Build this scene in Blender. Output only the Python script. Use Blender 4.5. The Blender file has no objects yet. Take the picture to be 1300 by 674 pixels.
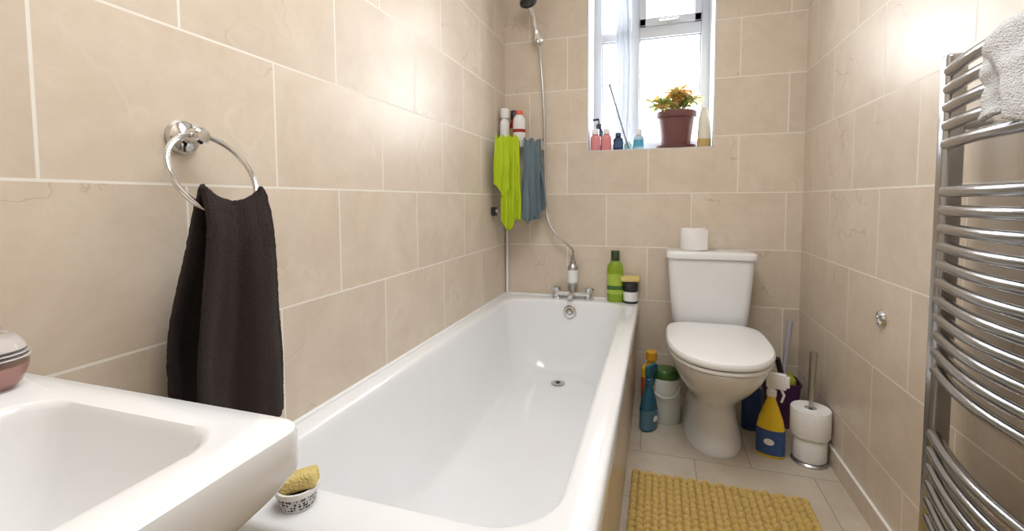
import bpy, math, random
from mathutils import Vector, Matrix, noise
random.seed(4)
pi=math.pi
# ------------------------------------------------------------------ materials
def newmat(name):
    m=bpy.data.materials.new(name); m.use_nodes=True
    nt=m.node_tree; return m,nt,nt.nodes['Principled BSDF']
def pm(name,col,rough=.4,metal=0,coat=0,bump=0,bscale=50,trans=0,sss=0,var=0,vscale=8,sheen=0,alpha=1,ior=None):
    m,nt,b=newmat(name)
    b.inputs['Base Color'].default_value=(*col,1)
    b.inputs['Roughness'].default_value=rough
    b.inputs['Metallic'].default_value=metal
    b.inputs['Coat Weight'].default_value=coat
    b.inputs['Coat Roughness'].default_value=.05
    b.inputs['Transmission Weight'].default_value=trans
    b.inputs['Sheen Weight'].default_value=sheen
    b.inputs['Alpha'].default_value=alpha
    if ior: b.inputs['IOR'].default_value=ior
    tc=nt.nodes.new('ShaderNodeTexCoord')
    n=nt.nodes.new('ShaderNodeTexNoise'); n.inputs['Scale'].default_value=vscale; n.inputs['Detail'].default_value=4
    nt.links.new(tc.outputs['Object'],n.inputs['Vector'])
    mx=nt.nodes.new('ShaderNodeMix'); mx.data_type='RGBA'
    v=var if var else .03
    mx.inputs[6].default_value=(*[max(0,c*(1-v)) for c in col],1)
    mx.inputs[7].default_value=(*[min(1,c*(1+v)) for c in col],1)
    nt.links.new(n.outputs['Fac'],mx.inputs[0]); nt.links.new(mx.outputs[2],b.inputs['Base Color'])
    if bump:
        n2=nt.nodes.new('ShaderNodeTexNoise'); n2.inputs['Scale'].default_value=bscale; n2.inputs['Detail'].default_value=3
        nt.links.new(tc.outputs['Object'],n2.inputs['Vector'])
        bp=nt.nodes.new('ShaderNodeBump'); bp.inputs['Strength'].default_value=bump; bp.inputs['Distance'].default_value=.01
        nt.links.new(n2.outputs['Fac'],bp.inputs['Height']); nt.links.new(bp.outputs['Normal'],b.inputs['Normal'])
    return m
def tilemat(name,ax,ph,bw=.41,rh=.272,c1=(.605,.51,.405),c2=(.70,.61,.505),grout=(.84,.80,.73),rough=.33,mort=.0024,vein=.5):
    m,nt,b=newmat(name); N=nt.nodes.new; L=nt.links.new
    tc=N('ShaderNodeTexCoord'); sp=N('ShaderNodeSeparateXYZ'); L(tc.outputs['Object'],sp.inputs[0])
    cb=N('ShaderNodeCombineXYZ')
    for i in range(2):
        a=N('ShaderNodeMath'); a.operation='ADD'; a.inputs[1].default_value=ph[i]+(bw/2 if i==0 else 0)
        L(sp.outputs[ax[i]],a.inputs[0]); L(a.outputs[0],cb.inputs[i])
    br=N('ShaderNodeTexBrick'); br.offset=.5; br.offset_frequency=2; br.squash=1
    br.inputs['Scale'].default_value=1; br.inputs['Mortar Size'].default_value=mort; br.inputs['Mortar Smooth'].default_value=.1
    br.inputs['Brick Width'].default_value=bw; br.inputs['Row Height'].default_value=rh
    br.inputs['Color1'].default_value=(0,0,0,1); br.inputs['Color2'].default_value=(1,1,1,1); br.inputs['Mortar'].default_value=(0,0,0,1)
    L(cb.outputs[0],br.inputs['Vector'])
    sc=N('ShaderNodeVectorMath'); sc.operation='SCALE'; sc.inputs['Scale'].default_value=7.3; L(br.outputs['Color'],sc.inputs[0])
    ad=N('ShaderNodeVectorMath'); ad.operation='ADD'; L(tc.outputs['Object'],ad.inputs[0]); L(sc.outputs[0],ad.inputs[1])
    n1=N('ShaderNodeTexNoise'); n1.inputs['Scale'].default_value=5; n1.inputs['Detail'].default_value=11; n1.inputs['Roughness'].default_value=.74
    n1.inputs['Distortion'].default_value=.4
    L(ad.outputs[0],n1.inputs['Vector'])
    r1=N('ShaderNodeMapRange'); r1.inputs[1].default_value=.30; r1.inputs[2].default_value=.62; L(n1.outputs['Fac'],r1.inputs[0])
    mx=N('ShaderNodeMix'); mx.data_type='RGBA'; mx.inputs[6].default_value=(*c1,1); mx.inputs[7].default_value=(*c2,1); L(r1.outputs[0],mx.inputs[0])
    def veinf(scale,width,lo,hi,strength,seed):
        n2=N('ShaderNodeTexNoise'); n2.inputs['Scale'].default_value=scale; n2.inputs['Detail'].default_value=7; n2.inputs['Roughness'].default_value=.5; n2.inputs['Distortion'].default_value=.3
        of=N('ShaderNodeVectorMath'); of.operation='ADD'; of.inputs[1].default_value=(seed,seed*2,seed*3); L(ad.outputs[0],of.inputs[0]); L(of.outputs[0],n2.inputs['Vector'])
        s=N('ShaderNodeMath'); s.operation='SUBTRACT'; s.inputs[1].default_value=.5; L(n2.outputs['Fac'],s.inputs[0])
        a=N('ShaderNodeMath'); a.operation='ABSOLUTE'; L(s.outputs[0],a.inputs[0])
        r2=N('ShaderNodeMapRange'); r2.inputs[1].default_value=0; r2.inputs[2].default_value=width; r2.inputs[3].default_value=strength; r2.inputs[4].default_value=0; L(a.outputs[0],r2.inputs[0])
        n3=N('ShaderNodeTexNoise'); n3.inputs['Scale'].default_value=4; L(of.outputs[0],n3.inputs['Vector'])
        r3=N('ShaderNodeMapRange'); r3.inputs[1].default_value=lo; r3.inputs[2].default_value=hi; L(n3.outputs['Fac'],r3.inputs[0])
        mu=N('ShaderNodeMath'); mu.operation='MULTIPLY'; L(r2.outputs[0],mu.inputs[0]); L(r3.outputs[0],mu.inputs[1]); return mu
    v1=veinf(1.5,.003,.47,.62,vein,0); v2=veinf(2.4,.010,.46,.6,vein*.5,5.1)
    m2=N('ShaderNodeMix'); m2.data_type='RGBA'; m2.inputs[7].default_value=(.36,.25,.16,1); L(v1.outputs[0],m2.inputs[0]); L(mx.outputs[2],m2.inputs[6])
    m2b=N('ShaderNodeMix'); m2b.data_type='RGBA'; m2b.inputs[7].default_value=(.80,.73,.64,1); L(v2.outputs[0],m2b.inputs[0]); L(m2.outputs[2],m2b.inputs[6])
    tb=N('ShaderNodeMapRange'); tb.inputs[3].default_value=.96; tb.inputs[4].default_value=1.03; L(br.outputs['Color'],tb.inputs[0])
    m3=N('ShaderNodeVectorMath'); m3.operation='SCALE'; L(m2b.outputs[2],m3.inputs[0]); L(tb.outputs[0],m3.inputs['Scale'])
    m4=N('ShaderNodeMix'); m4.data_type='RGBA'; m4.inputs[7].default_value=(*grout,1); L(br.outputs['Fac'],m4.inputs[0]); L(m3.outputs[0],m4.inputs[6])
    L(m4.outputs[2],b.inputs['Base Color'])
    rr=N('ShaderNodeMapRange'); rr.inputs[3].default_value=rough; rr.inputs[4].default_value=.8; L(br.outputs['Fac'],rr.inputs[0]); L(rr.outputs[0],b.inputs['Roughness'])
    inv=N('ShaderNodeMath'); inv.operation='MULTIPLY_ADD'; inv.inputs[1].default_value=-1; L(br.outputs['Fac'],inv.inputs[0])
    nm=N('ShaderNodeMath'); nm.operation='MULTIPLY'; nm.inputs[1].default_value=.18; L(n1.outputs['Fac'],nm.inputs[0]); L(nm.outputs[0],inv.inputs[2])
    bp=N('ShaderNodeBump'); bp.inputs['Strength'].default_value=.35; bp.inputs['Distance'].default_value=.002; L(inv.outputs[0],bp.inputs['Height']); L(bp.outputs['Normal'],b.inputs['Normal'])
    return m
ceramic=pm('ceramic_white',(.83,.845,.86),.12,coat=.3)
acrylic=pm('bath_acrylic',(.85,.865,.885),.14,coat=.3)
plastic_w=pm('white_plastic',(.85,.855,.86),.3)
upvc=pm('upvc_white',(.58,.61,.66),.35)
plaster=pm('white_plaster',(.80,.79,.77),.7,bump=.1,bscale=80)
lining=pm('reveal_white',(.66,.68,.70),.6)
chrome=pm('chrome',(.70,.71,.72),.1,metal=1)
chrome_r=pm('chrome_radiator',(.42,.425,.44),.2,metal=1)
steel=pm('brushed_steel',(.5,.5,.5),.3,metal=1)
black=pm('black_plastic',(.02,.02,.022),.35)
paper=pm('tissue_paper',(.88,.87,.85),.9,bump=.3,bscale=120)
darktowel=pm('dark_brown_terry',(.026,.014,.011),.95,bump=.8,bscale=500,sheen=.03,var=.5,vscale=260)
whitetowel=pm('white_terry',(.86,.86,.87),.95,bump=1,bscale=350,sheen=.2)
yellowmat=pm('yellow_chenille',(.76,.53,.15),.9,bump=.8,bscale=300,var=.15,vscale=60,sheen=.2)
sponge=pm('yellow_sponge',(.88,.70,.27),.9,bump=.8,bscale=300,var=.08,vscale=90)
lime=pm('lime_fabric',(.44,.58,.01),.8,bump=.3,bscale=200)
bluenet=pm('blue_grey_mesh',(.15,.21,.24),.8,bump=.5,bscale=300)
# ------------------------------------------------------------------ builder
def rrect(x0,x1,y0,y1,r,n=6,m=1):
    r=min(r,(x1-x0)/2-1e-4,(y1-y0)/2-1e-4); P=[]
    cs=[(x1-r,y0+r,-pi/2),(x1-r,y1-r,0),(x0+r,y1-r,pi/2),(x0+r,y0+r,pi)]
    for i,(cx,cy,a) in enumerate(cs):
        arc=[(cx+r*math.cos(a+k/n*pi/2),cy+r*math.sin(a+k/n*pi/2)) for k in range(n+1)]
        P+=arc
        j=(i+1)%4; nx=(cs[j][0]+r*math.cos(cs[j][2]),cs[j][1]+r*math.sin(cs[j][2])); l=arc[-1]
        for q in range(1,m): P.append((l[0]+(nx[0]-l[0])*q/m,l[1]+(nx[1]-l[1])*q/m))
    return P
class B:
    def __init__(s): s.v=[];s.f=[];s.mi=[];s.mats=[]
    def _m(s,mat):
        if mat not in s.mats: s.mats.append(mat)
        return s.mats.index(mat)
    def add(s,verts,faces,mat,T=None):
        o=len(s.v); k=s._m(mat)
        for p in verts:
            p=Vector(p); s.v.append(T@p if T else p)
        for f in faces: s.f.append([i+o for i in f]); s.mi.append(k)
        return s
    def loft(s,rings,mat,cap0=True,cap1=True,T=None,closed=True):
        n=len(rings[0]); v=[p for r in rings for p in r]; f=[]
        for i in range(len(rings)-1):
            for j in range(n if closed else n-1):
                k=(j+1)%n; f.append([i*n+j,i*n+k,(i+1)*n+k,(i+1)*n+j])
        if cap0: f.append(list(range(n))[::-1])
        if cap1: f.append([(len(rings)-1)*n+j for j in range(n)])
        return s.add(v,f,mat,T)
    def lathe(s,prof,mat,loc=(0,0,0),n=32,sx=1,sy=1,T=None):
        rings=[[(loc[0]+max(r,1e-4)*sx*math.cos(2*pi*j/n),loc[1]+max(r,1e-4)*sy*math.sin(2*pi*j/n),loc[2]+z) for j in range(n)] for r,z in prof]
        return s.loft(rings,mat,T=T)
    def tube(s,pts,r,mat,n=12,T=None,closed=False):
        pts=[Vector(p) for p in pts]; N=len(pts); R=r if isinstance(r,(list,tuple)) else [r]*N
        rings=[]; up=None
        for i in range(N):
            if closed: t=(pts[(i+1)%N]-pts[i-1]).normalized()
            else: t=(pts[min(i+1,N-1)]-pts[max(i-1,0)]).normalized()
            if up is None: up=t.orthogonal().normalized()
            up=(up-t*up.dot(t)).normalized(); w=t.cross(up)
            rings.append([pts[i]+(up*math.cos(2*pi*j/n)+w*math.sin(2*pi*j/n))*R[i] for j in range(n)])
        if closed: rings.append(rings[0]); return s.loft(rings,mat,False,False,T)
        return s.loft(rings,mat,T=T)
    def box(s,x0,x1,y0,y1,z0,z1,mat,r=.0,b=.0,T=None):
        if r<=0:
            v=[(x,y,z) for z in (z0,z1) for y in (y0,y1) for x in (x0,x1)]
            return s.add(v,[[0,2,3,1],[4,5,7,6],[0,1,5,4],[2,6,7,3],[0,4,6,2],[1,3,7,5]],mat,T)
        R=[]
        for k in range(5):
            a=k/4*pi/2; ins=b*(1-math.sin(a)); R.append((ins,z0+b*(1-math.cos(a))))
        for k in range(5):
            a=k/4*pi/2; ins=b*(1-math.cos(a)); R.append((ins,z1-b*(1-math.sin(a))))
        return s.loft([[(p[0],p[1],z) for p in rrect(x0+i,x1-i,y0+i,y1-i,max(r-i,.0008))] for i,z in R],mat,T=T)
    def grid(s,fn,ns,nt,mat,T=None):
        v=[fn(i/ns,j/nt) for j in range(nt+1) for i in range(ns+1)]
        f=[[j*(ns+1)+i,j*(ns+1)+i+1,(j+1)*(ns+1)+i+1,(j+1)*(ns+1)+i] for j in range(nt) for i in range(ns)]
        return s.add(v,f,mat,T)
    def make(s,name,loc=(0,0,0),rot=0,smooth=True,ang=38,parent=None,solid=0):
        me=bpy.data.meshes.new(name); me.from_pydata([tuple(p) for p in s.v],[],s.f)
        for m in s.mats: me.materials.append(m)
        me.polygons.foreach_set('material_index',s.mi)
        me.polygons.foreach_set('use_smooth',[smooth]*len(me.polygons)); me.update()
        if smooth: me.set_sharp_from_angle(angle=math.radians(ang))
        o=bpy.data.objects.new(name,me); bpy.context.scene.collection.objects.link(o)
        o.location=loc; o.rotation_euler=(0,0,rot)
        if solid:
            md=o.modifiers.new('thickness','SOLIDIFY'); md.thickness=solid; md.offset=0
        if parent: o.parent=parent
        return o
def curve_pts(ctrl,n=8):
    P=[Vector(c) for c in ctrl]; P=[2*P[0]-P[1]]+P+[2*P[-1]-P[-2]]; out=[]
    for i in range(1,len(P)-2):
        for k in range(n):
            t=k/n; a,b,c,d=P[i-1],P[i],P[i+1],P[i+2]
            out.append(.5*((2*b)+(c-a)*t+(2*a-5*b+4*c-d)*t*t+(3*b-a-3*c+d)*t**3))
    out.append(P[-2]); return out
# ------------------------------------------------------------------ room
W=1.44; D=2.4; Y0=-.75; H=2.45
ZP=.057+.272*2; 
mL=tilemat('tile_left',('Y','Z'),(4.1-.397,ZP)); mB=tilemat('tile_back',('X','Z'),(4.1-.757,ZP)); mR=tilemat('tile_right',('Y','Z'),(4.1-1.85,ZP+.0))
mF=tilemat('tile_floor',('X','Y'),(4-.95,4-1.93),bw=.40,rh=.30,c1=(.50,.425,.33),c2=(.62,.55,.45),grout=(.40,.34,.28),rough=.35,vein=.3)
B().box(-.1,0,Y0-.1,D+.26,0,H,mL).make('wall_left',smooth=False)
B().box(W,W+.1,Y0-.1,D+.26,0,H,mR).make('wall_right',smooth=False)
wx0,wx1,wz0,wz1=.45,1.06,1.252,2.28
b=B(); b.box(0,wx0,D,D+.26,0,H,mB); b.box(wx1,W,D,D+.26,0,H,mB); b.box(wx0,wx1,D,D+.26,0,wz0,mB); b.box(wx0,wx1,D,D+.26,wz1,H,mB); b.make('wall_back',smooth=False)
B().box(0,W,Y0-.1,Y0,0,H,mB).make('wall_front',smooth=False)
B().box(-.1,W+.1,Y0-.1,D+.26,-.1,0,mF).make('floor',smooth=False)
B().box(-.1,W+.1,Y0-.1,D+.26,H,H+.1,plaster).make('ceiling',smooth=False)
b=B(); b.box(W-.008,W,Y0,D,0,.07,mR); b.box(W-.009,W,Y0,D,.07,.073,plaster); b.make('baseboard_right',smooth=False)
b=B(); b.box(wx0,wx0+.006,D+.002,D+.2,wz0,wz1,lining); b.box(wx1-.006,wx1,D+.002,D+.2,wz0,wz1,lining); b.box(wx0,wx1,D+.002,D+.2,wz0-.001,wz0+.004,lining); b.box(wx0,wx1,D+.002,D+.2,wz1-.006,wz1,lining); b.make('trim_1',smooth=False)
b=B(); b.tube([(.003,.56,.482),(.003,2.397,.482)],.006,plastic_w,8); b.tube([(.003,2.397,.482),(.715,2.397,.482)],.006,plastic_w,8); b.make('trim_2')
# ------------------------------------------------------------------ window
glass,nt,bs=newmat('window_glass')
out=nt.nodes['Material Output']; nt.nodes.remove(bs)
tr=nt.nodes.new('ShaderNodeBsdfTransparent'); gl=nt.nodes.new('ShaderNodeBsdfGlossy'); gl.inputs['Roughness'].default_value=.05
ms=nt.nodes.new('ShaderNodeMixShader'); ms.inputs[0].default_value=.06; nt.links.new(tr.outputs[0],ms.inputs[1]); nt.links.new(gl.outputs[0],ms.inputs[2]); nt.links.new(ms.outputs[0],out.inputs[0])
b=B(); f0,f1=D+.20,D+.25
def bar(x0,x1,z0,z1,y0=f0,y1=f1): b.box(x0,x1,y0,y1,z0,z1,upvc,r=.004,b=.004)
bar(wx0+.006,wx0+.05,wz0,wz1); bar(wx1-.05,wx1-.006,wz0,wz1); bar(wx0,wx1,wz0+.004,wz0+.055); bar(wx0,wx1,wz1-.05,wz1-.006)
bar(.655,.70,wz0,wz1); bar(.70,wx1-.05,1.865,1.925)
bar(wx0+.05,.655,1.865,1.91)
yv0=f0-.012
for (x0,x1,z0,z1) in ((.70,wx1-.05,1.925,1.965),(.70,wx1-.05,2.19,2.23),(.70,.735,1.925,2.23),(wx1-.085,wx1-.05,1.925,2.23)): bar(x0,x1,z0,z1,yv0,f1)
b.box(.80,.90,yv0-.020,yv0-.010,1.935,1.95,chrome,r=.003,b=.003); b.box(.835,.865,yv0-.012,yv0,1.93,1.952,chrome)
gk=pm('gasket_grey',(.16,.17,.19),.6)
for (x0,x1,z0,z1) in ((wx0+.05,.655,wz0+.055,1.865),(wx0+.05,.655,1.91,wz1-.05),(.70,wx1-.05,wz0+.055,1.865),(.735,wx1-.085,1.965,2.19)):
    g=.004
    for q in ((x0,x0+g,z0,z1),(x1-g,x1,z0,z1),(x0,x1,z0,z0+g),(x0,x1,z1-g,z1)): b.box(q[0],q[1],f0+.012,f0+.03,q[2],q[3],gk)
b.box(wx0+.05,wx1-.05,f1-.022,f1-.016,wz0+.05,wz1-.05,glass)
b.make('window_1')
sheer,nt,bs=newmat('sheer_curtain'); out=nt.nodes['Material Output']
bs.inputs['Base Color'].default_value=(.66,.69,.74,1); bs.inputs['Roughness'].default_value=.9
tl=nt.nodes.new('ShaderNodeBsdfTranslucent'); tl.inputs[0].default_value=(.24,.255,.28,1); ms=nt.nodes.new('ShaderNodeMixShader'); ms.inputs[0].default_value=.35
nt.links.new(bs.outputs[0],ms.inputs[1]); nt.links.new(tl.outputs[0],ms.inputs[2]); nt.links.new(ms.outputs[0],out.inputs[0])
b=B(); b.grid(lambda s,t:(.575+.075*s+.01*math.sin(t*4),D+.16+.010*math.sin(s*2*pi*3),1.30+t*.96),48,24,sheer)
b.tube([(.46,D+.16,2.262),(1.05,D+.16,2.262)],.006,upvc); b.make('sheer_curtain')
# ------------------------------------------------------------------ bathtub
b=B(); X0,X1,BY0,BY1,BZ=.002,.719,.55,2.397,.48
R=[]
def rg(x0,x1,y0,y1,r,z): R.append([(p[0],p[1],z) for p in rrect(x0,x1,y0,y1,r,10,8)])
rg(X0,X1-.004,BY0+.004,BY1,.012,.432); rg(X0,X1,BY0,BY1,.014,.436); rg(X0,X1,BY0,BY1,.016,.468); rg(X0+.001,X1-.003,BY0+.003,BY1-.001,.016,.476); rg(X0+.004,X1-.009,BY0+.009,BY1-.004,.014,.48)
ix0,ix1,iy0,iy1=.052,.654,.652,2.315; jx0,jx1,jy0,jy1=.155,.555,1.10,2.215
rg(ix0-.006,ix1+.006,iy0-.006,iy1+.006,.13,.4805); rg(ix0,ix1,iy0,iy1,.125,.479); rg(ix0+.006,ix1-.006,iy0+.006,iy1-.006,.12,.473)
K=22
for k in range(K+1):
    s=math.sin(pi/2*k/K); f=.42*s+.58*(1-math.sqrt(max(0,1-s**3.0))); z=.462-(.462-.125)*s
    q=.009
    rg(ix0+q+(jx0-ix0)*f,ix1-q-(ix1-jx1)*f,iy0+q+(jy0-iy0)*f,iy1-q-(iy1-jy1)*f,.118+.05*f,z)
rg(.28,.44,1.4,2.1,.07,.121)
b.loft(R,acrylic,cap0=False)
b.box(.693,.705,BY0+.03,BY1,0,.44,mL); b.box(.01,.693,BY0+.02,BY0+.032,0,.44,mL)
b.lathe([(0,0),(.033,0),(.034,.003),(.028,.005),(.0,.0055)],steel,(.36,2.10,.1225)); b.lathe([(0,0),(.012,.0),(.011,.004),(0,.006)],black,(.36,2.10,.1265))
T=Matrix.Translation((.38,2.297,.425))@Matrix.Rotation(math.radians(80),4,'X')
b.lathe([(0,0),(.032,0),(.033,.004),(.027,.01),(.018,.011),(.017,.006),(.0,.006)],chrome,T=T); b.lathe([(0,.006),(.012,.006),(.011,.013),(0,.014)],chrome,T=T)
b.make('bathtub')
b=B()
for sx in (-.085,.085):
    b.lathe([(.026,0),(.026,.006),(.016,.012),(.014,.035),(.02,.04),(.021,.058),(.015,.064),(0,.065)],chrome,(sx,0,0),n=20)
    b.tube([(sx*1.0,-.0,.052),(sx*1.28,-.02,.058)],[.009,.006],chrome,10)
b.tube([(-.085,0,.028),(.085,0,.028)],.014,chrome,16)
b.tube([(0,0,.03),(0,-.05,.034),(0,-.075,.022)],[.016,.014,.012],chrome,14)
b.lathe([(.013,.03),(.013,.075),(.026,.08),(.028,.09),(.028,.165),(.022,.178),(.017,.185),(.017,.20),(.010,.205),(.009,.23),(0,.231)],steel,n=24)
b.lathe([(.0285,.09),(.0295,.093),(.0295,.15),(.0285,.155)],ceramic,n=24)
b.make('bath_mixer_tap',(.385,2.355,.4805))
b=B(); b.tube(curve_pts([(.385,2.355,.712),(.38,2.352,.745),(.32,2.34,.80),(.265,2.345,.87),(.238,2.36,.98),(.232,2.37,1.2),(.225,2.37,1.5),(.212,2.36,1.72),(.203,2.335,1.82)],14),.0065,steel,8)
b.make('shower_hose')
b=B()
b.lathe([(0,0),(.026,0),(.026,.006),(.012,.012),(.011,.05),(0,.05)],chrome,T=Matrix.Translation((.19,2.398,1.845))@Matrix.Rotation(pi/2,4,'X'),n=20)
b.tube([(.19,2.342,1.825),(.198,2.338,1.845),(.196,2.336,1.872)],[.018,.021,.019],chrome,16)
b.tube(curve_pts([(.203,2.337,1.815),(.195,2.335,1.87),(.183,2.318,1.94),(.172,2.29,1.985)],6),[.009]*4+[.012]*8+[.015]*7,chrome,14)
T=Matrix.Translation((.168,2.27,2.005))@Matrix.Rotation(math.radians(-125),4,'X')
b.lathe([(0,-.02),(.02,-.018),(.042,.0),(.044,.012),(.04,.016),(0,.016)],black,T=T); b.lathe([(0,.016),(.038,.016),(.036,.02),(0,.02)],black,T=T)
b.make('hand_shower')
b=B(); b.tube([(.012,2.387,.484),(.012,2.387,1.0)],.007,plastic_w,10); b.make('waste_pipe')
# ------------------------------------------------------------------ corner caddy with bottles
b=B()
def rack(z,r=.16):
    return [(.006,2.394-r,z)]+[(.006+r*math.sin(a)*1.0,2.394-r*math.cos(a),z) for a in [k/14*pi/2 for k in range(15)]]
for zz in (1.275,1.315): b.tube(rack(zz),.003,chrome,8)
for k in range(1,14):
    a=k/14*pi/2; b.tube([(.006,2.394,1.275),(.006+.16*math.sin(a),2.394-.16*math.cos(a),1.275),(.006+.16*math.sin(a),2.394-.16*math.cos(a),1.315)],.0016,chrome,6)
b.tube([(.006,2.394,1.275),(.006,2.234,1.275)],.003,chrome,8); b.tube([(.006,2.394,1.275),(.166,2.394,1.275)],.003,chrome,8)
b.make('corner_caddy')
def bottle(name,loc,h,r,body,cap,ch=.03,sy=.7,label=None,capr=.6,rot=0,pump=False,l0=.2,l1=.68,label2=None):
    b=B(); bh=h-ch
    b.lathe([(0,0),(r*.92,0),(r,.006),(r,bh*.78),(r*.93,bh*.88),(r*.6,bh*.97),(r*capr*.9,bh),(0,bh)],body,n=28,sy=sy)
    if label: b.lathe([(r*1.012,bh*l0),(r*1.012,bh*l1)],label,n=28,sy=sy)
    if label2: b.lathe([(r*1.02,bh*(l0+.1)),(r*1.02,bh*(l0+.2))],label2,n=28,sy=sy)
    b.lathe([(0,bh),(r*capr,bh),(r*capr,h-.004),(r*capr*.85,h),(0,h)],cap,n=24,sy=max(sy,.85))
    if pump:
        b.tube([(0,0,h),(0,0,h+.025)],.004,cap,8); b.tube([(.004,0,h+.026),(-.03,0,h+.022)],.006,cap,8)
    return b.make(name,loc,rot)
white_b=pm('bottle_white',(.82,.82,.81),.25); red_b=pm('bottle_red',(.35,.015,.02),.25); gold=pm('label_gold',(.55,.4,.15),.4)
pink=pm('pink_shampoo',(.72,.27,.28),.25); navy=pm('navy_bottle',(.015,.04,.09),.25); darkgreen=pm('dark_green',(.05,.14,.03),.3)
green_b=pm('green_bottle',(.24,.36,.02),.25); cyan=pm('cyan_label',(.08,.38,.58),.3); yellow=pm('yellow_plastic',(.80,.55,.02),.3)
bottle('conditioner_bottle',(.036,2.288,1.2785),.20,.030,white_b,white_b,.05,capr=.85,label=pm('grey_label',(.35,.42,.36),.4),rot=1.2,l0=.1,l1=.3)
bottle('shampoo_bottle',(.106,2.318,1.2785),.19,.033,white_b,pm('orange_cap',(.65,.10,.04),.3),.02,label=white_b,rot=.5,l0=.35,l1=.7,label2=red_b)
bottle('shower_gel_bottle',(.066,2.358,1.2785),.20,.025,red_b,black,.045,capr=.8,rot=.6,label=gold)
b=B(); b.lathe([(0,0),(.024,0),(.026,.03),(.026,.05),(.024,.05),(.022,.004),(0,.004)],chrome); b.lathe([(0,.005),(.021,.005),(.02,.055),(0,.06)],pm('soap_maroon',(.15,.03,.04),.5))
b.tube([(0,.026,.03),(0,.034,.03)],.006,chrome,8); b.make('tumbler',(.205,2.364,1.262))
def hangcloth(p0,p1,z1,z0,amp,nf,seed,jag=.03):
    p0=Vector(p0);p1=Vector(p1); d=(p1-p0); nrm=Vector((d.y,-d.x)).normalized()
    def fn(s,t):
        w=.75+.25*min(1,t*1.4); ss=.5+(s-.5)*w
        q=p0+d*ss; a=amp*(.4+.6*t)*math.sin(s*2*pi*nf+seed+1.5*t)+.012*noise.noise((s*3,t*3,seed))
        zb=z0+jag*math.sin(s*7+seed)
        return (q.x+nrm.x*(a+.012),q.y+nrm.y*(a+.012),z1+(zb-z1)*t+.008*math.sin(s*15+seed)*(1-t))
    return fn
b=B(); b.grid(hangcloth((.026,2.11),(.10,2.19),1.315,1.05,.010,2.5,1,.03),50,50,lime)
b.grid(hangcloth((.055,2.155),(.142,2.215),1.32,.875,.012,3,2.2,.03),50,50,lime); b.make('lime_green_cloth',solid=.002)
b=B(); b.grid(hangcloth((.135,2.215),(.225,2.335),1.31,.93,.016,4,.4,.03),60,40,bluenet); b.grid(hangcloth((.15,2.205),(.20,2.27),1.29,.90,.012,2.5,2,.02),40,40,bluenet)
b.tube(curve_pts([(.195,2.28,1.29),(.235,2.3,1.12),(.25,2.31,.97)]),.004,bluenet,8); b.make('bath_mitt',solid=.002)
b=B(); b.box(.004,.026,-.02,.02,-.022,.022,black,r=.006,b=.005); b.lathe([(0,0),(.01,0),(.01,.01),(0,.012)],chrome,T=Matrix.Translation((.026,0,0))@Matrix.Rotation(pi/2,4,'Y')); b.make('suction_hook',(-.002,2.18,.945))
# ------------------------------------------------------------------ bottles on the bath rim
bottle('shampoo_bottle_green',(.603,2.352,.4805),.262,.040,green_b,pm('cap_dark',(.03,.05,.02),.3),.05,sy=.62,capr=.55,label=pm('label_lime',(.38,.52,.06),.35),label2=darkgreen)
b=B(); b.lathe([(0,0),(.034,0),(.036,.004),(.036,.08),(.033,.085),(0,.085)],black); b.lathe([(.0365,.012),(.0365,.058)],white_b); b.lathe([(0,.085),(.037,.085),(.037,.105),(.034,.108),(0,.108)],black); b.make('hair_cream_jar',(.680,2.352,.4805))
b=B(); b.box(-.05,.045,-.032,.03,0,.026,sponge,r=.012,b=.008); b.make('bath_sponge',(.680,2.352,.589),.1)
# ------------------------------------------------------------------ toilet
b=B(); cx=1.036
def sec(y0,y1,hx,z,nf=2.2,nb=5,n=56,cyf=.45):
    cy=y1-(y1-y0)*cyf; P=[]
    for k in range(n):
        a=2*pi*k/n; c,s_=math.cos(a),math.sin(a); e=nf if s_<0 else nb
        ry=(cy-y0) if s_<0 else (y1-cy)
        P.append((cx+hx*math.copysign(abs(c)**(2/e),c),cy+ry*math.copysign(abs(s_)**(2/e),s_),z))
    return P
bowl=[(1.865,2.30,.116,0),(1.862,2.30,.118,.012),(1.878,2.28,.108,.05),(1.895,2.27,.095,.11),(1.895,2.26,.090,.16),(1.87,2.25,.097,.20),(1.81,2.24,.120,.24),(1.74,2.235,.146,.29),(1.68,2.23,.166,.34),(1.655,2.225,.176,.375),(1.648,2.225,.178,.398),(1.651,2.225,.176,.402)]
b.loft([sec(a,c,h,z) for a,c,h,z in bowl],ceramic)
b.loft([sec(1.642+i,2.165-i,.187-i,z) for i,z in ((.006,.403),(.001,.407),(0,.412),(.003,.419),(.012,.420))],plastic_w)
b.loft([sec(1.637+i,2.175-i*.5,.192-i,z) for i,z in ((.008,.4225),(.002,.425),(0,.431),(.001,.440),(.006,.447),(.02,.451),(.06,.4535),(.12,.4545))],plastic_w)
for sx in (-.07,.07): b.tube([(cx+sx-.02,2.18,.43),(cx+sx+.02,2.18,.43)],.012,plastic_w,12)
def cis(hx,y0,y1,z,r=.035): return [(p[0],p[1],z) for p in rrect(cx-hx,cx+hx,y0,y1,r,8,2)]
b.loft([cis(.135,2.225,2.385,.415),cis(.155,2.212,2.388,.425),cis(.162,2.208,2.39,.44),cis(.170,2.203,2.39,.55),cis(.177,2.198,2.39,.65),cis(.182,2.195,2.39,.728)],ceramic)
b.loft([cis(.184,2.19,2.392,.729),cis(.190,2.183,2.393,.733),cis(.191,2.182,2.394,.750),cis(.188,2.185,2.392,.757),cis(.178,2.195,2.388,.762),cis(.14,2.23,2.37,.764,.03)],ceramic)
b.lathe([(0,0),(.02,0),(.02,.004),(.016,.006),(0,.006)],chrome,(cx+.01,2.29,.764))
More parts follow.
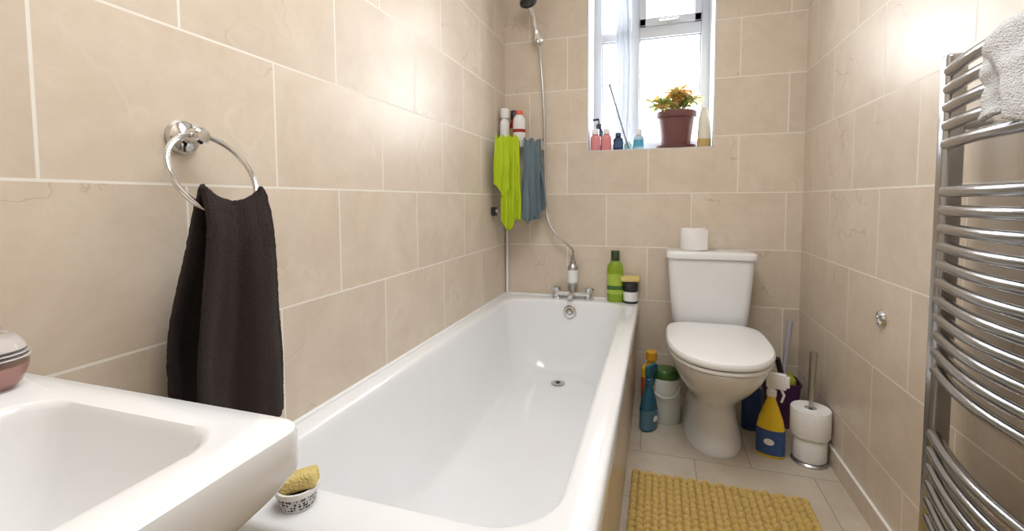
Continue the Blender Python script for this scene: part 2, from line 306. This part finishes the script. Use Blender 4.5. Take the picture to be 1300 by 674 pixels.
b.tube([(cx-.06,2.25,.40),(cx-.06,2.25,.42)],.03,ceramic,16); b.tube([(cx+.06,2.25,.40),(cx+.06,2.25,.42)],.03,ceramic,16)
b.make('toilet')
b=B(); b.lathe([(.02,0),(.055,0),(.057,.004),(.057,.096),(.055,.1),(.02,.1),(.02,.004)],paper,n=36); b.lathe([(.0195,.002),(.0195,.098)],pm('cardboard',(.45,.33,.2),.8))
b.grid(lambda s,t:(.0575*math.cos(-1.5+.9*t)+.012*t*t,.0575*math.sin(-1.5+.9*t)-.006*t*t,.003+.094*s),4,10,paper); b.make('toilet_roll',(.965,2.28,.765))
# ------------------------------------------------------------------ things around the toilet
b=B(); b.lathe([(0,0),(.062,0),(.063,.006),(.058,.012),(0,.012)],steel)
b.tube([(0,0,.01),(0,0,.38)],.007,steel,12); b.tube([(.0,0,.24),(0.004,0,.425)],[.010,.0135],steel,16)
for z,r in ((.014,.057),(.106,.067)): b.lathe([(.02,z),(r-.002,z),(r,z+.004),(r,z+.098),(r-.002,z+.102),(.02,z+.102),(.02,z)],paper,n=36)
b.make('toilet_roll_stand',(1.368,1.95,0))
def ell(hx,hy,z,n=28): return [(hx*math.cos(2*pi*k/n),hy*math.sin(2*pi*k/n),z) for k in range(n)]
def spray(name,loc,body,head,label,h=.33,rot=0):
    b=B(); bh=h*.72
    b.loft([ell(hx,hy,z) for hx,hy,z in ((.045,.028,0),(.05,.032,.006),(.05,.032,bh*.45),(.042,.028,bh*.62),(.026,.022,bh*.82),(.016,.016,bh*.93),(.015,.015,bh))],body)
    b.loft([ell(.0508,.0328,bh*.05),ell(.0508,.0328,bh*.46)],label,False,False)
    T=Matrix.Translation((0,-.0335,bh*.27))@Matrix.Rotation(pi/2,4,'X'); b.lathe([(0,0),(.018,0),(.018,.0008),(0,.0012)],white_b,T=T,sy=.7)
    b.lathe([(.018,bh),(.018,bh+.02),(.012,bh+.026)],head); b.box(-.02,.05,-.011,.011,bh+.03,h,head,r=.008,b=.006)
    b.box(.045,.06,-.008,.008,bh+.042,h-.008,head,r=.003,b=.002); b.box(-.012,.012,-.009,.009,bh+.015,bh+.035,head)
    b.tube([(.03,0,bh+.035),(.042,0,bh+.01),(.034,0,bh-.02)],[.005,.005,.004],head,8)
    return b.make(name,loc,rot)
blue=pm('label_blue',(.03,.08,.24),.3)
spray('spray_cleaner_bottle',(1.236,1.955,0),yellow,white_b,blue,.33,math.radians(-20))
b=B(); b.box(-.045,.045,-.03,.03,0,.2,yellow,r=.02,b=.012); b.lathe([(.03,.19),(.018,.225),(.018,.235)],yellow); b.lathe([(0,.232),(.026,.232),(.026,.27),(.02,.276),(0,.276)],pm('yellow_cap',(.80,.42,.03),.3))
b.box(-.046,.046,-.031,.031,.05,.15,pm('label_orange',(.6,.10,.02),.4),r=.02,b=.001); b.make('detergent_bottle',(.785,2.25,0))
spray('cleaning_spray_teal',(.778,2.03,0),pm('teal_plastic',(.015,.10,.15),.2),pm('teal_head',(.02,.11,.16),.3),pm('teal_label',(.08,.17,.24),.3),.28,math.radians(60))
b=B(); b.lathe([(0,0),(.062,0),(.068,.01),(.07,.12),(.066,.19),(.06,.20),(.058,.205)],pm('tub_grey',(.66,.68,.64),.35),n=32,sy=.9); b.lathe([(0,.2),(.060,.2),(.062,.206),(.058,.230),(.05,.238),(0,.240)],darkgreen,n=32,sy=.9)
b.tube(curve_pts([(-.062,0,.19),(-.05,-.06,.15),(.0,-.075,.13),(.05,-.06,.15),(.062,0,.19)]),.003,plastic_w,8); b.make('powder_tub',(.848,2.135,0))
bottle('drain_cleaner_bottle',(1.205,2.16,0),.24,.04,pm('blue_black',(.02,.05,.16),.3),black,.04,sy=.7)
purple=pm('purple_plastic',(.07,.02,.07),.4)
b=B(); b.loft([[(p[0],p[1],z) for p in rrect(-.07*k,.07*k,-.06*k,.06*k,.02)] for k,z in ((.85,0),(.9,.1),(1,.19),(1.05,.19),(1.05,.20),(.97,.20))],purple,cap1=False)
b.box(-.055,.055,-.045,.045,.12,.225,pm('olive_cloth',(.38,.36,.03),.8,bump=.5,bscale=60),r=.02,b=.02); b.tube([(.01,.0,.2),(.035,.02,.46)],[.009,.013],pm('grey_handle',(.42,.40,.45),.35),12)
b.tube([(.01,0,.19),(-.02,-.02,.30)],[.012,.012],black,10); b.make('cleaning_bucket',(1.335,2.25,0))
# ------------------------------------------------------------------ bath mat
b=B(); random.seed(2)
mx0,mx1,my0,my1=.728,1.285,.94,1.665
b.box(mx0,mx1,my0,my1,.001,.010,yellowmat,r=.01,b=.003)
nx,ny=24,26
seg,rgs=8,4
for i in range(nx):
    for j in range(ny):
        x=mx0+(i+.5)*(mx1-mx0)/nx; y=my0+(j+.5+(.0 if i%2 else .25)-.12)*(my1-my0)/ny
        T=Matrix.Translation((x,y,.009))@Matrix.Rotation((.6 if i%2 else -.6)+random.uniform(-.15,.15),4,'Z')@Matrix.Diagonal((.0118,.0172,.018*random.uniform(.85,1.1),1))
        vs=[];fs=[]
        for k in range(rgs):
            a=-.15+(pi/2+.15)*k/rgs
            vs+= [(math.cos(a)*math.cos(2*pi*q/seg),math.cos(a)*math.sin(2*pi*q/seg),math.sin(a)) for q in range(seg)]
        vs.append((0,0,1))
        for k in range(rgs-1):
            for q in range(seg): fs.append([k*seg+q,k*seg+(q+1)%seg,(k+1)*seg+(q+1)%seg,(k+1)*seg+q])
        for q in range(seg): fs.append([(rgs-1)*seg+q,(rgs-1)*seg+(q+1)%seg,rgs*seg])
        b.add(vs,fs,yellowmat,T)
b.make('bath_mat',ang=80)
# ------------------------------------------------------------------ washbasin
b=B(); R=[]
SX0,SX1,SY0,SY1,SZ=.002,.477,-.22,.357,.785
dz=SZ-.78
def rs(x0,x1,y0,y1,r,z): R.append([(p[0],p[1],z+dz) for p in rrect(x0,x1,y0,y1,r,10,6)])
rs(.002,.20,-.0,.14,.05,.60); rs(.002,.28,-.06,.20,.06,.63); rs(.002,.40,-.16,.29,.06,.67); rs(.002,.45,-.20,.325,.05,.70); rs(.002,SX1-.008,-.215,.350,.04,.722)
rs(.002,SX1,SY0,SY1,.026,.738); rs(.002,SX1,SY0,SY1,.026,.7705); rs(.003,SX1-.0015,SY0+.0015,SY1-.0015,.025,.7765); rs(.005,SX1-.006,SY0+.006,SY1-.006,.022,.78)
a0,a1,c0,c1=.155,.424,-.175,.314
rs(a0-.005,a1+.005,c0-.005,c1+.005,.05,.7805); rs(a0,a1,c0,c1,.046,.779); rs(a0+.004,a1-.004,c0+.004,c1-.004,.044,.773)
for k in range(13):
    s=math.sin(pi/2*k/12); f=.35*s+.65*(1-math.sqrt(max(0,1-s**3))); z=.766-.115*s
    rs(a0+.006+.06*f,a1-.006-.06*f,c0+.006+.12*f,c1-.006-.12*f,.043+.035*f,z)
b.loft(R,ceramic)
b.lathe([(0,0),(.03,0),(.03,.002),(.0,.003)],chrome,(.285,.07,.652+dz))
b.loft([[(p[0],p[1],z) for p in rrect(.002,.002+w,.07-h,.07+h,.05,8,2)] for w,h,z in ((.20,.10,0),(.19,.095,.03),(.16,.075,.1),(.15,.07,.4),(.17,.08,.6),(.18,.09,.66))],ceramic)
b.make('washbasin')
pg=pm('clear_rose_glass',(.95,.88,.86),.03,trans=1,ior=1.2)
b=B(); b.lathe([(0,0),(.018,0),(.028,.008),(.034,.024),(.0345,.038),(.031,.052),(.023,.063),(.012,.069)],pg,n=40)
b.lathe([(0,.002),(.016,.002),(.025,.009),(.030,.022),(.0295,.028),(0,.028)],pm('rose_soap',(.55,.33,.29),.3),n=32)
for z in (.037,.0415,.046): b.lathe([(.0352-(z-.037)*.35,z),(.0352-(z-.037)*.35,z+.0009)],plastic_w,n=40)
b.lathe([(0,.066),(.012,.067),(.013,.071),(.010,.079),(0,.081)],chrome)
b.make('soap_dispenser',(.078,.302,SZ+.0005))
perf,nt,bs=newmat('perforated_white')
tc=nt.nodes.new('ShaderNodeTexCoord'); vo=nt.nodes.new('ShaderNodeTexVoronoi'); vo.inputs['Scale'].default_value=190; vo.inputs['Randomness'].default_value=.3; nt.links.new(tc.outputs['Object'],vo.inputs['Vector'])
cr=nt.nodes.new('ShaderNodeValToRGB'); cr.color_ramp.elements[0].position=.40; cr.color_ramp.elements[0].color=(.03,.03,.03,1); cr.color_ramp.elements[1].position=.5; cr.color_ramp.elements[1].color=(.7,.7,.7,1)
nt.links.new(vo.outputs['Distance'],cr.inputs[0]); nt.links.new(cr.outputs[0],bs.inputs['Base Color'])
b=B(); b.lathe([(0,0),(.026,0),(.028,.004)],plastic_w); b.lathe([(.028,.004),(.033,.026)],perf,n=40); b.lathe([(.033,.026),(.0355,.027),(.0355,.035),(.031,.035),(.026,.008),(0,.008)],plastic_w,n=40)
T=Matrix.Translation((.004,.0,.042))@Matrix.Rotation(math.radians(-12),4,'Y')@Matrix.Rotation(.5,4,'Z'); b.box(-.03,.03,-.02,.02,-.012,.013,sponge,r=.008,b=.006,T=T)
b.make('soap_dish',(.220,.607,.4806))
# ------------------------------------------------------------------ towel ring + dark towel
b=B(); my,mz=.596,1.114
T=Matrix.Translation((.001,my,mz))@Matrix.Rotation(pi/2,4,'Y')
b.lathe([(0,0),(.029,0),(.030,.004),(.027,.010),(.016,.014),(.012,.018),(.011,.030),(.015,.034),(.015,.050),(.011,.054),(0,.055)],chrome,T=T,n=32)
rr=.077; tilt=math.radians(26); ring=[]
for k in range(64):
    a=2*pi*k/64; d=rr-rr*math.cos(a)
    ring.append((.042+d*math.sin(tilt),my+rr*math.sin(a),mz+.002-d*math.cos(tilt)))
b.tube(ring,.0048,chrome,12,closed=True); b.make('towel_ring')
xb=.042+2*rr*math.sin(tilt)-.004; zb=mz+.002-2*rr*math.cos(tilt)+.006
def tw(s,t):
    q=(t-.45)/.55 if t>.45 else (t-.45)/.45
    L=.392 if q>0 else .372
    d=abs(q)*L; e=min(1,d/.26); e=e*e*(3-2*e)
    w=.124+(.184-.124)*e
    u=s-.5; y=my+.010+u*w+.008*e
    arc=rr-math.sqrt(max(0,rr*rr-(u*.12)**2))
    side=math.tanh(q*12)
    fold=(.007+.005*e)*math.sin(s*2*pi*1.5+.9+.25*math.sin(d*6)+(0 if q>0 else 1.6))+.002*math.sin(s*2*pi*3.7+d*3)
    x=xb+side*(.018+.008*e)+fold*(.35+.65*e)-(.040*e if q<0 else .028*e)
    z=zb+.018*(1-abs(side))+arc*(1-e)*.95-d+.006*math.sin(s*3.3+q)*(d/.4)
    n=noise.noise((s*110,t*200,0))*.0012+noise.noise((s*4,t*4,3))*.006*e
    return (max(x+n,.012),y+n*.5,z)
b=B(); b.grid(tw,120,190,darktowel); b.make('hand_towel',solid=.010,ang=180)
# ------------------------------------------------------------------ towel radiator
b=B(); ry0,ry1,rx=.655,1.178,1.378
for y in (ry0,ry1): b.box(rx-.018,rx+.018,y-.018,y+.018,.10,1.292,chrome_r,r=.010,b=.006)
zs=[1.258-.037*k for k in range(5)]+[1.013-.0375*k for k in range(11)]+[.50-.0375*k for k in range(9)]
for z in zs:
    pts=[]
    for k in range(17):
        q=k/16; pts.append((rx-.010-.040*math.sin(pi*q),ry1-.01-(ry1-ry0-.02)*q,z))
    b.tube(pts,.0115,chrome_r,12)
for y in (ry0,ry1):
    for z in (.25,1.15): b.tube([(rx,y,z),(W-.001,y,z)],.012,chrome_r,10)
b.make('towel_radiator')
def wt(s,t):
    q=t*2-1; u=s-.5
    d=abs(q)*(.150 if q>0 else .12)
    y=.83+u*.25
    bow=.040*math.sin(pi*min(1,max(0,(ry1-y)/(ry1-ry0))))
    side=math.tanh(q*10)
    x=rx-.010-bow-side*.021+ (.008*math.sin(s*17+q*3)+noise.noise((s*8,t*8,1))*.016)*(-1 if q>0 else .2)*abs(side)
    z=1.268+.010*(1-abs(side))-d+.014*math.sin(s*9)*abs(q)+noise.noise((s*60,t*60,0))*.002
    return (x,y+.01*math.sin(q*5),z)
b=B(); b.grid(wt,80,70,whitetowel); b.make('face_towel',solid=.009,ang=180)
b=B(); T=Matrix.Translation((W,1.59,.647))@Matrix.Rotation(-pi/2,4,'Y')
b.lathe([(0,0),(.024,0),(.025,.004),(.021,.011),(.011,.013),(.010,.009),(.0,.009)],chrome,T=T); b.make('wall_valve')
# ------------------------------------------------------------------ sill objects
sz=wz0+.0045
potm=pm('plum_pot',(.17,.065,.065),.4)
b=B(); b.lathe([(0,0),(.088,0),(.092,.004),(.097,.016),(.092,.016),(.07,.008)],potm,n=40); b.lathe([(.068,.006),(.086,.15),(.096,.152),(.098,.156),(.098,.182),(.094,.185),(.09,.182),(.088,.16),(0,.16)],potm,n=40)
b.lathe([(0,.16),(.087,.162),(0,.166)],pm('soil',(.04,.025,.015),.95))
leaf,nt,bs=newmat('croton_leaf'); out=nt.nodes['Material Output']
tc=nt.nodes.new('ShaderNodeTexCoord'); n=nt.nodes.new('ShaderNodeTexNoise'); n.inputs['Scale'].default_value=20; n.inputs['Detail'].default_value=3; nt.links.new(tc.outputs['Object'],n.inputs['Vector'])
cr=nt.nodes.new('ShaderNodeValToRGB'); e=cr.color_ramp.elements; e[0].position=.40; e[0].color=(.30,.42,.10,1); e[1].position=.70; e[1].color=(.82,.38,.14,1); x=e.new(.52); x.color=(.88,.74,.30,1)
nt.links.new(n.outputs['Fac'],cr.inputs[0]); nt.links.new(cr.outputs[0],bs.inputs['Base Color']); bs.inputs['Roughness'].default_value=.4
tl=nt.nodes.new('ShaderNodeBsdfTranslucent'); nt.links.new(cr.outputs[0],tl.inputs[0]); ms=nt.nodes.new('ShaderNodeMixShader'); ms.inputs[0].default_value=.25
nt.links.new(bs.outputs[0],ms.inputs[1]); nt.links.new(tl.outputs[0],ms.inputs[2]); nt.links.new(ms.outputs[0],out.inputs[0])
stem=pm('stem',(.25,.22,.06),.6); random.seed(11)
for st in range(26):
    a=2*pi*st/26*3.1; r=.015+.095*((st%7)/6); top=Vector((math.cos(a)*r*1.15,math.sin(a)*r*.5-.014,.305-r*.62+random.uniform(-.02,.012)))
    base=Vector((math.cos(a)*r*.3,math.sin(a)*r*.3,.16)); b.tube([base,(base+top)/2+Vector((.004,0,0)),top],.0025,stem,6)
    for l in range(14):
        q=random.uniform(.5,1); p=base.lerp(top,q); az=random.uniform(0,2*pi); el=random.uniform(-.1,1.0)
        L=random.uniform(.04,.06)*(.6+.4*abs(math.cos(az))); wd=L*.24; dr=random.uniform(.3,1.0)
        T=Matrix.Translation(p)@Matrix.Rotation(az,4,'Z')@Matrix.Rotation(-el,4,'Y')
        vs=[];fs=[]
        for k in range(7):
            u=k/6; w=wd*math.sin(pi*min(1,u*.93+.05))**.8; zc=-dr*L*u*u*.5
            vs+=[(L*u,-w,zc+w*.4),(L*u,0,zc),(L*u,w,zc+w*.4)]
        for k in range(6): fs+=[[3*k,3*k+1,3*k+4,3*k+3],[3*k+1,3*k+2,3*k+5,3*k+4]]
        b.add(vs,fs,leaf,T)
b.make('potted_croton',(.888,2.485,sz))
bottle('hand_soap_bottle',(.498,2.50,sz),.15,.024,navy,black,.02,pump=True)
bottle('pink_shampoo_bottle',(.488,2.445,sz),.115,.026,pink,white_b,.028,capr=.7,sy=.6)
bottle('pink_shampoo_bottle.001',(.545,2.447,sz),.115,.026,pink,white_b,.028,capr=.7,sy=.6)
bottle('navy_gel_bottle',(.605,2.45,sz),.09,.026,navy,navy,.02,label=pm('navy_label',(.05,.10,.2),.3))
bottle('mouthwash_bottle',(.708,2.455,sz),.105,.026,pm('pale_blue_glass',(.45,.62,.75),.2),white_b,.03,label=cyan)
bottle('small_cup',(.655,2.475,sz),.05,.022,pm('aqua',(.4,.65,.65),.3),white_b,.01)
b=B(); b.loft([ell(hx,hy,z,24) for hx,hy,z in ((.03,.022,0),(.032,.024,.004),(.032,.024,.04))],gold)
b.loft([ell(hx,hy,z,24) for hx,hy,z in ((.032,.024,.04),(.028,.016,.11),(.012,.006,.19),(.008,.003,.195))],pm('cream_tube',(.72,.68,.58),.4)); b.make('cream_tube',(1.018,2.44,sz),.1)
b=B(); b.tube([(.660,2.425,sz+.006),(.560,2.475,sz+.335)],.0045,pm('grey_stick',(.16,.17,.19),.4),8); b.tube([(.560,2.475,sz+.335),(.556,2.477,sz+.35)],.007,pm('stick_tip',(.3,.3,.32),.4),8); b.make('squeegee_stick')
# ------------------------------------------------------------------ lights: added ceiling fill, window daylight
fixglow,nt,bs=newmat('added_fixture_glow'); bs.inputs['Emission Color'].default_value=(1,.99,.98,1); bs.inputs['Emission Strength'].default_value=2; bs.inputs['Base Color'].default_value=(.9,.9,.88,1)  # glowing surface for the added fixture
b=B(); b.lathe([(0,0),(.17,0),(.17,-.02)],plastic_w); b.lathe([(.165,-.02),(.15,-.05),(.10,-.07),(0,-.08)],fixglow); b.make('added_ceiling_fixture',(.75,.65,H))  # invented fixture, out of view, added to go with the fill light
def area(name,loc,rot,sx,sy,e,col=(1,1,1)):
    l=bpy.data.lights.new(name,'AREA'); l.shape='RECTANGLE'; l.size=sx; l.size_y=sy; l.energy=e; l.color=col
    o=bpy.data.objects.new(name,l); bpy.context.scene.collection.objects.link(o); o.location=loc; o.rotation_euler=rot; return o
area('added_ceiling_fill',(.75,.65,H-.10),(0,0,0),.7,1.2,23.5,(.98,.99,1))  # soft overall fill added under the ceiling, not a known lamp
area('window_daylight',(.755,3.15,2.05),(math.radians(-78),0,0),2.4,2.0,225,(.95,.98,1))
w=bpy.data.worlds.new('sky'); bpy.context.scene.world=w; w.use_nodes=True
bg=w.node_tree.nodes['Background']; bg.inputs[0].default_value=(.95,.98,1,1); bg.inputs[1].default_value=4
bpy.context.scene.view_settings.view_transform='Standard'
# ------------------------------------------------------------------ camera
cam=bpy.data.cameras.new('camera'); co=bpy.data.objects.new('camera',cam); bpy.context.scene.collection.objects.link(co)
cam.sensor_width=36; cam.lens=16; cam.clip_start=.02; cam.shift_y=-.038
co.matrix_world=Matrix.Translation((.803,0,1.0))@Matrix.Rotation(math.radians(17.7),4,'Z')@Matrix.Rotation(math.radians(90-3.3),4,'X')@Matrix.Rotation(math.radians(-.3),4,'Z')
bpy.context.scene.camera=co
